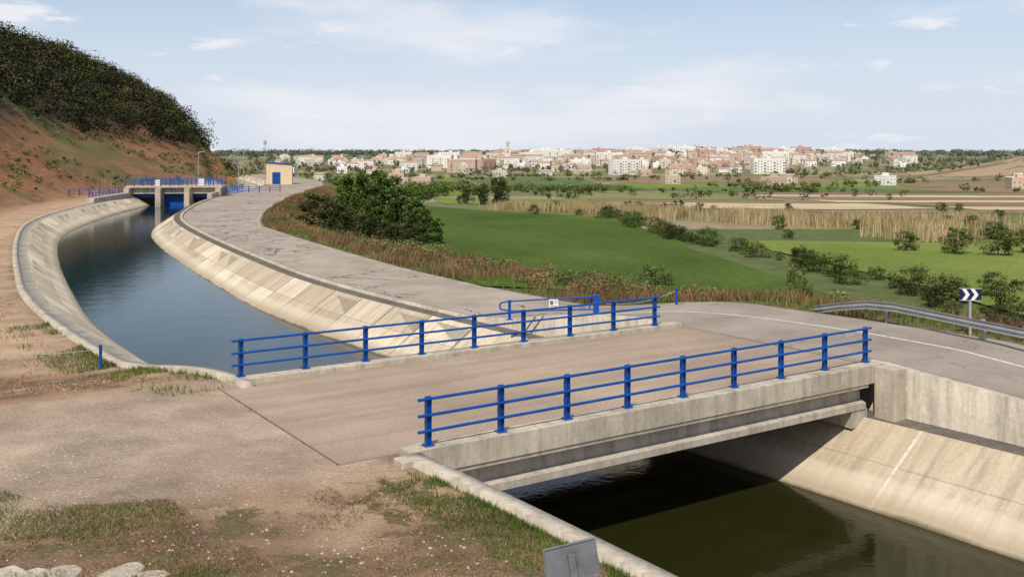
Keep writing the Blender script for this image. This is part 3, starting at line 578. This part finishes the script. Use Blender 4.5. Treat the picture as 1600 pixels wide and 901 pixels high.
chain('chain_and_post',[((-14.3,34.6,grd(-14.3,34.6)+.7),(-22,36.5,grd(-22,36.5)+.6))],[(-14.3,34.6,.85),(-22,36.5,.8)])
gp=[(12.0,39.5,.08),(12.6,38.6,.34),(13.3,37.4,.6),(13.9,36.3,.68),(16.2,31.5,.68),(19.4,25.6,.68),(24,17.5,.68)]
gp=[(x,y,grd(x,y)+h+.0) for x,y,h in gp]
W=[(0,-.155),(.0,-.135),(.075,-.115),(.075,-.06),(0,-.02),(0,.02),(.075,.06),(.075,.115),(0,.135),(0,.155)]
b=MB();pth=[]
for i in range(len(gp)-1):
    for u in np.linspace(0,1,6,endpoint=False): pth.append(tuple(Vector(gp[i]).lerp(Vector(gp[i+1]),u)))
pth.append(gp[-1]);b.sweep([(a*-1-.0,bb) for a,bb in W],pth);b.sweep([(a*-1+.004,bb) for a,bb in W[::-1]],pth)
for x,y in[(13.75,36.9),(15.6,33.1),(17.4,29.5),(19.5,25.8),(21.8,21.8)]:
    z=grd(x,y);b.box(x+.1,x+.16,y+.02,y+.14,z-.3,z+.76);b.box(x+.02,x+.1,y,y+.14,z+.55,z+.76)
b.obj('guardrail',[M_galv])
cs=bpy.data.objects.new('chevron_sign',None);link(cs);cs.location=(15.75,34.2,1.42);cs.rotation_euler=(0,0,math.radians(-8))
b=MB();b.box(-.36,.36,0,.02,-.21,.21,0);
for cx in(-.19,.09):
    def P_(x,z):return(cx+x,-.004,z)
    b.add([P_(-.09,.19),P_(.04,.19),P_(.17,0),P_(.04,0)],[(3,2,1,0)],1);b.add([P_(.04,0),P_(.17,0),P_(.04,-.19),P_(-.09,-.19)],[(3,2,1,0)],1)
b.box(-.36,.36,-.003,-.001,.198,.21,1);b.box(-.36,.36,-.003,-.001,-.21,-.198,1)
b.obj('panel',[M_navy,M_white],parent=cs)
b=MB();b.box(-.04,.04,.021,.06,-2.6,.2);b.obj('post',[M_galv],parent=cs)
fs=bpy.data.objects.new('road_sign',None);link(fs);fs.location=(.64,10.7,1.9);fs.rotation_euler=(math.radians(-4),math.radians(-8),math.radians(14))
b=MB();b.box(-.3,.3,.0,.025,-.2,.2);b.box(-.3,.3,-.012,.0,.185,.2);b.box(-.3,.3,-.012,0,-.2,-.185);b.box(-.3,-.285,-.012,0,-.185,.185);b.box(.285,.3,-.012,0,-.185,.185);b.box(-.04,.04,-.05,-.001,-2.1,.1);b.obj('panel_and_post',[M_grey],parent=fs,bevel=.006)
for i in range(9):
    x=-7.8+i*.33+rng.normal()*.1;y=14.75+rng.normal()*.15-abs(i-4)*.02;b=MB();r=rng.uniform(.15,.36);n=9
    ring=[(math.cos(a)*r*rng.uniform(.7,1.2)*1.4,math.sin(a)*r*rng.uniform(.7,1.2)) for a in np.linspace(0,6.28,n,endpoint=False)]
    b.add([(a,c_,-.1) for a,c_ in ring]+[(a*.9,c_*.9,r*.2*rng.uniform(.6,1)) for a,c_ in ring],[(j,(j+1)%n,n+(j+1)%n,n+j) for j in range(n)]+[tuple(range(n,2*n))]);b.obj('broken_concrete',[M_conc],loc=(x,y,0),rz=rng.random()*3,bevel=.03)
# ---------------------------------------------------------------- TOWN
wallc=[(.66,.6,.49),(.76,.73,.67),(.66,.56,.43),(.56,.42,.32),(.8,.78,.75),(.58,.52,.44),(.72,.63,.5),(.5,.34,.26)]  # town walls, roofs and windows paled: distance haze baked into colour
MW=[simple('town_wall_%d'%i,c_,.9,.1,.15) for i,c_ in enumerate(wallc)];M_roof=simple('roof_tiles',(.4,.28,.21),.9,.25,.3);M_win=simple('town_window',(.24,.235,.24),.4,.2);M_roofg=simple('flat_roof',(.5,.45,.4),.9,.15,.3)
def building(w,dp,fl,mat,roof,seed):
    rg=np.random.default_rng(seed);b=MB();h=fl*3.0+.8;b.box(-w/2,w/2,-dp/2,dp/2,-4,h)
    nb=max(2,int(w/3.2))
    for f in range(fl):
        for i in range(nb):
            x=-w/2+w*(i+.5)/nb;ww=.5 if rg.random()<.6 else .8;b.box(x-ww,x+ww,-dp/2-.06,-dp/2-.02,f*3+1,f*3+2.3,1)
            if (i+seed)%3==0 and f>0: b.box(x-1.4,x+1.4,-dp/2-1.1,-dp/2-.07,f*3+.5,f*3+.75,0);b.box(x-1.4,x+1.4,-dp/2-1.1,-dp/2-1.0,f*3+.75,f*3+1.5,0)
        for i in range(max(1,int(dp/4))):
            y=-dp/2+dp*(i+.5)/max(1,int(dp/4))
            for sg in(-1,1):
                xa=sg*w/2;b.box(min(xa,xa+sg*.05)+sg*.01,max(xa,xa+sg*.05)+sg*.01,y-.5,y+.5,f*3+1,f*3+2.2,1)
    if roof==0:
        e=.4;rz=min(w,dp)*.12;b.add([(-w/2-e,-dp/2-e,h),(w/2+e,-dp/2-e,h),(w/2+e,dp/2+e,h),(-w/2-e,dp/2+e,h),(-w/2-e,0,h+rz+.8),(w/2+e,0,h+rz+.8)],[(0,1,5,4),(2,3,4,5),(0,4,3),(1,2,5),(3,2,1,0)],2)
    else:
        b.box(-w/2-.1,w/2+.1,-dp/2-.1,dp/2+.1,h,h+.9,0);b.box(-w/2+.3,w/2-.3,-dp/2+.3,dp/2-.3,h+.9,h+.95,3);b.box(-2,2,-2,2,h+.95,h+3.2,0)
    return b.obj('town_building',[mat,M_win,M_roof,M_roofg],me_only=True)
protos=[]
for i in range(32):
    fl=[1,2,2,3,2,4,3,4,2,5][i%10];w=rng.uniform(9,18) if fl<4 else rng.uniform(14,36);protos.append((building(w,rng.uniform(9,13),fl,MW[(i*3)%8 if i%3 else (1 if i%2 else 4)],0 if rng.random()<.4 else 1,i),w,fl))
def putb(me,x,y,name='town_building',rz=None,k=1):
    o=link(bpy.data.objects.new(name,me));o.location=(x,y,float(Z(np.array([x]),np.array([y]))[0]));o.rotation_euler=(0,0,rng.normal()*.35 if rz is None else rz);o.scale=(k,k,k);return o
cols=np.array([(420,2),(520,6),(600,10),(700,16),(800,22),(900,26),(1000,26),(1060,30),(1150,26),(1250,20),(1320,6),(1430,3)],float)
cs_=np.r_[0,np.cumsum((cols[1:,1]+cols[:-1,1])/2*np.diff(cols[:,0]))];cx_=np.interp(rng.random(540),cs_/cs_[-1],cols[:,0])
for k_ in range(540):
    u_=(cx_[k_]-800)/1556;y=rng.uniform(1230,1900) if rng.random()<.95 else rng.uniform(980,1200)
    small=y<1300 or u_<-.1
    cand=[p for p in protos if (p[2]<=3 if small and rng.random()<.8 else True)]
    p=cand[rng.integers(len(cand))];putb(p[0],u_*y,y,k=rng.uniform(.8,1.05))
for u_,y,i in[(.03,1500,9),(.036,1490,19),(.24,1550,29),(.26,1500,17),(.228,1540,7),(.29,1530,29)]: putb(protos[i][0],u_*y,y,'apartment_block',0.1,1.1)
for x,y in[(-62,540),(-50,560),(150,570),(265,520),(285,560),(110,690),(200,720),(240,640),(-80,700),(-130,680)]: putb(protos[[1,2,11,12,21,22][rng.integers(6)]][0],x,y,'farm_house',k=.8)
b=MB();b.box(-4,4,-4,4,-3,24);b.box(-4.5,4.5,-4.5,4.5,24,24.8);b.box(-3.2,3.2,-3.2,3.2,24.8,31);b.box(-3.6,3.6,-3.6,3.6,31,31.6);b.tube((0,0,31.6),(0,0,35),3.2,8,2,.3)
b.box(-1,1,-3.26,-3.21,26,29.5,1);b.box(-1.2,1.2,-4.06,-4.01,18,22,1);b.box(-15,15,4.1,30,-3,11,0);b.add([(-15.5,4,11),(15.5,4,11),(15.5,30,11),(-15.5,30,11),(-15.5,17,16),(15.5,17,16)],[(0,1,5,4),(2,3,4,5),(0,4,3),(1,2,5)],2)
o=b.obj('church',[MW[0],M_win,M_roof]);o.location=(-6,1400,grd(-6,1400)-2)
# ---------------------------------------------------------------- world, sun, camera
az=Vector((-.28,-.96,0)).normalized();el=math.radians(50)
sd=Vector((az.x*math.cos(el),az.y*math.cos(el),math.sin(el)))
sl=bpy.data.lights.new('sun','SUN');sl.energy=4.4;sl.angle=math.radians(.53);sl.color=(1,.925,.81);so_=link(bpy.data.objects.new('sun',sl));so_.rotation_euler=sd.to_track_quat('Z','Y').to_euler();so_.location=(0,0,60)
w=bpy.data.worlds.new('World');S.world=w;w.use_nodes=True;nt=w.node_tree;bg=nt.nodes['Background'];bg.inputs['Strength'].default_value=.105
N=nt.nodes.new;Lk=nt.links.new
sk=N('ShaderNodeTexSky');sk.sky_type='NISHITA';sk.sun_disc=False;sk.sun_elevation=el;sk.sun_rotation=math.atan2(sd.x,sd.y);sk.dust_density=.4;sk.air_density=1.0;sk.ozone_density=2.5
tc=N('ShaderNodeTexCoord');sp=N('ShaderNodeSeparateXYZ');Lk(tc.outputs['Generated'],sp.inputs[0])
hz=N('ShaderNodeMapRange');hz.interpolation_type='SMOOTHSTEP';Lk(sp.outputs[2],hz.inputs[0])
for i,v in enumerate((-.02,.32,.93,.0)): hz.inputs[i+1].default_value=v
m1=N('ShaderNodeMix');m1.data_type='RGBA';Lk(hz.outputs[0],m1.inputs[0]);Lk(sk.outputs[0],m1.inputs[6]);m1.inputs[7].default_value=(6.5,7.1,8.3,1)
def cloud(scale,zs,lo,hi,mx,prev,off):
    mp=N('ShaderNodeMapping');mp.inputs['Scale'].default_value=(1,1,zs);mp.inputs['Location'].default_value=(off,0,0);Lk(tc.outputs['Generated'],mp.inputs[0])
    nz=N('ShaderNodeTexNoise');nz.inputs['Scale'].default_value=scale;nz.inputs['Detail'].default_value=9;nz.inputs['Roughness'].default_value=.55;Lk(mp.outputs[0],nz.inputs['Vector'])
    mr=N('ShaderNodeMapRange');mr.interpolation_type='SMOOTHSTEP';Lk(nz.outputs['Fac'],mr.inputs[0])
    for i,v in enumerate((lo,hi,0,mx)): mr.inputs[i+1].default_value=v
    mm=N('ShaderNodeMix');mm.data_type='RGBA';Lk(mr.outputs[0],mm.inputs[0]);Lk(prev,mm.inputs[6]);mm.inputs[7].default_value=(8.4,8.4,8.8,1);return mm.outputs[2]
o1=cloud(3.0,5,.44,.66,.7,m1.outputs[2],0.6);o2=cloud(11,4,.59,.70,.85,o1,3.3);Lk(o2,bg.inputs['Color'])
cam=bpy.data.cameras.new('camera');cam.lens=35;cam.sensor_width=36;cam.shift_y=-212.5/1600;cam.clip_end=20000;cam.clip_start=.1
co=link(bpy.data.objects.new('camera',cam));co.location=(0,0,6.3);co.rotation_euler=(math.radians(90),0,0);S.camera=co
S.view_settings.view_transform='Standard';S.view_settings.look='None';S.view_settings.exposure=0
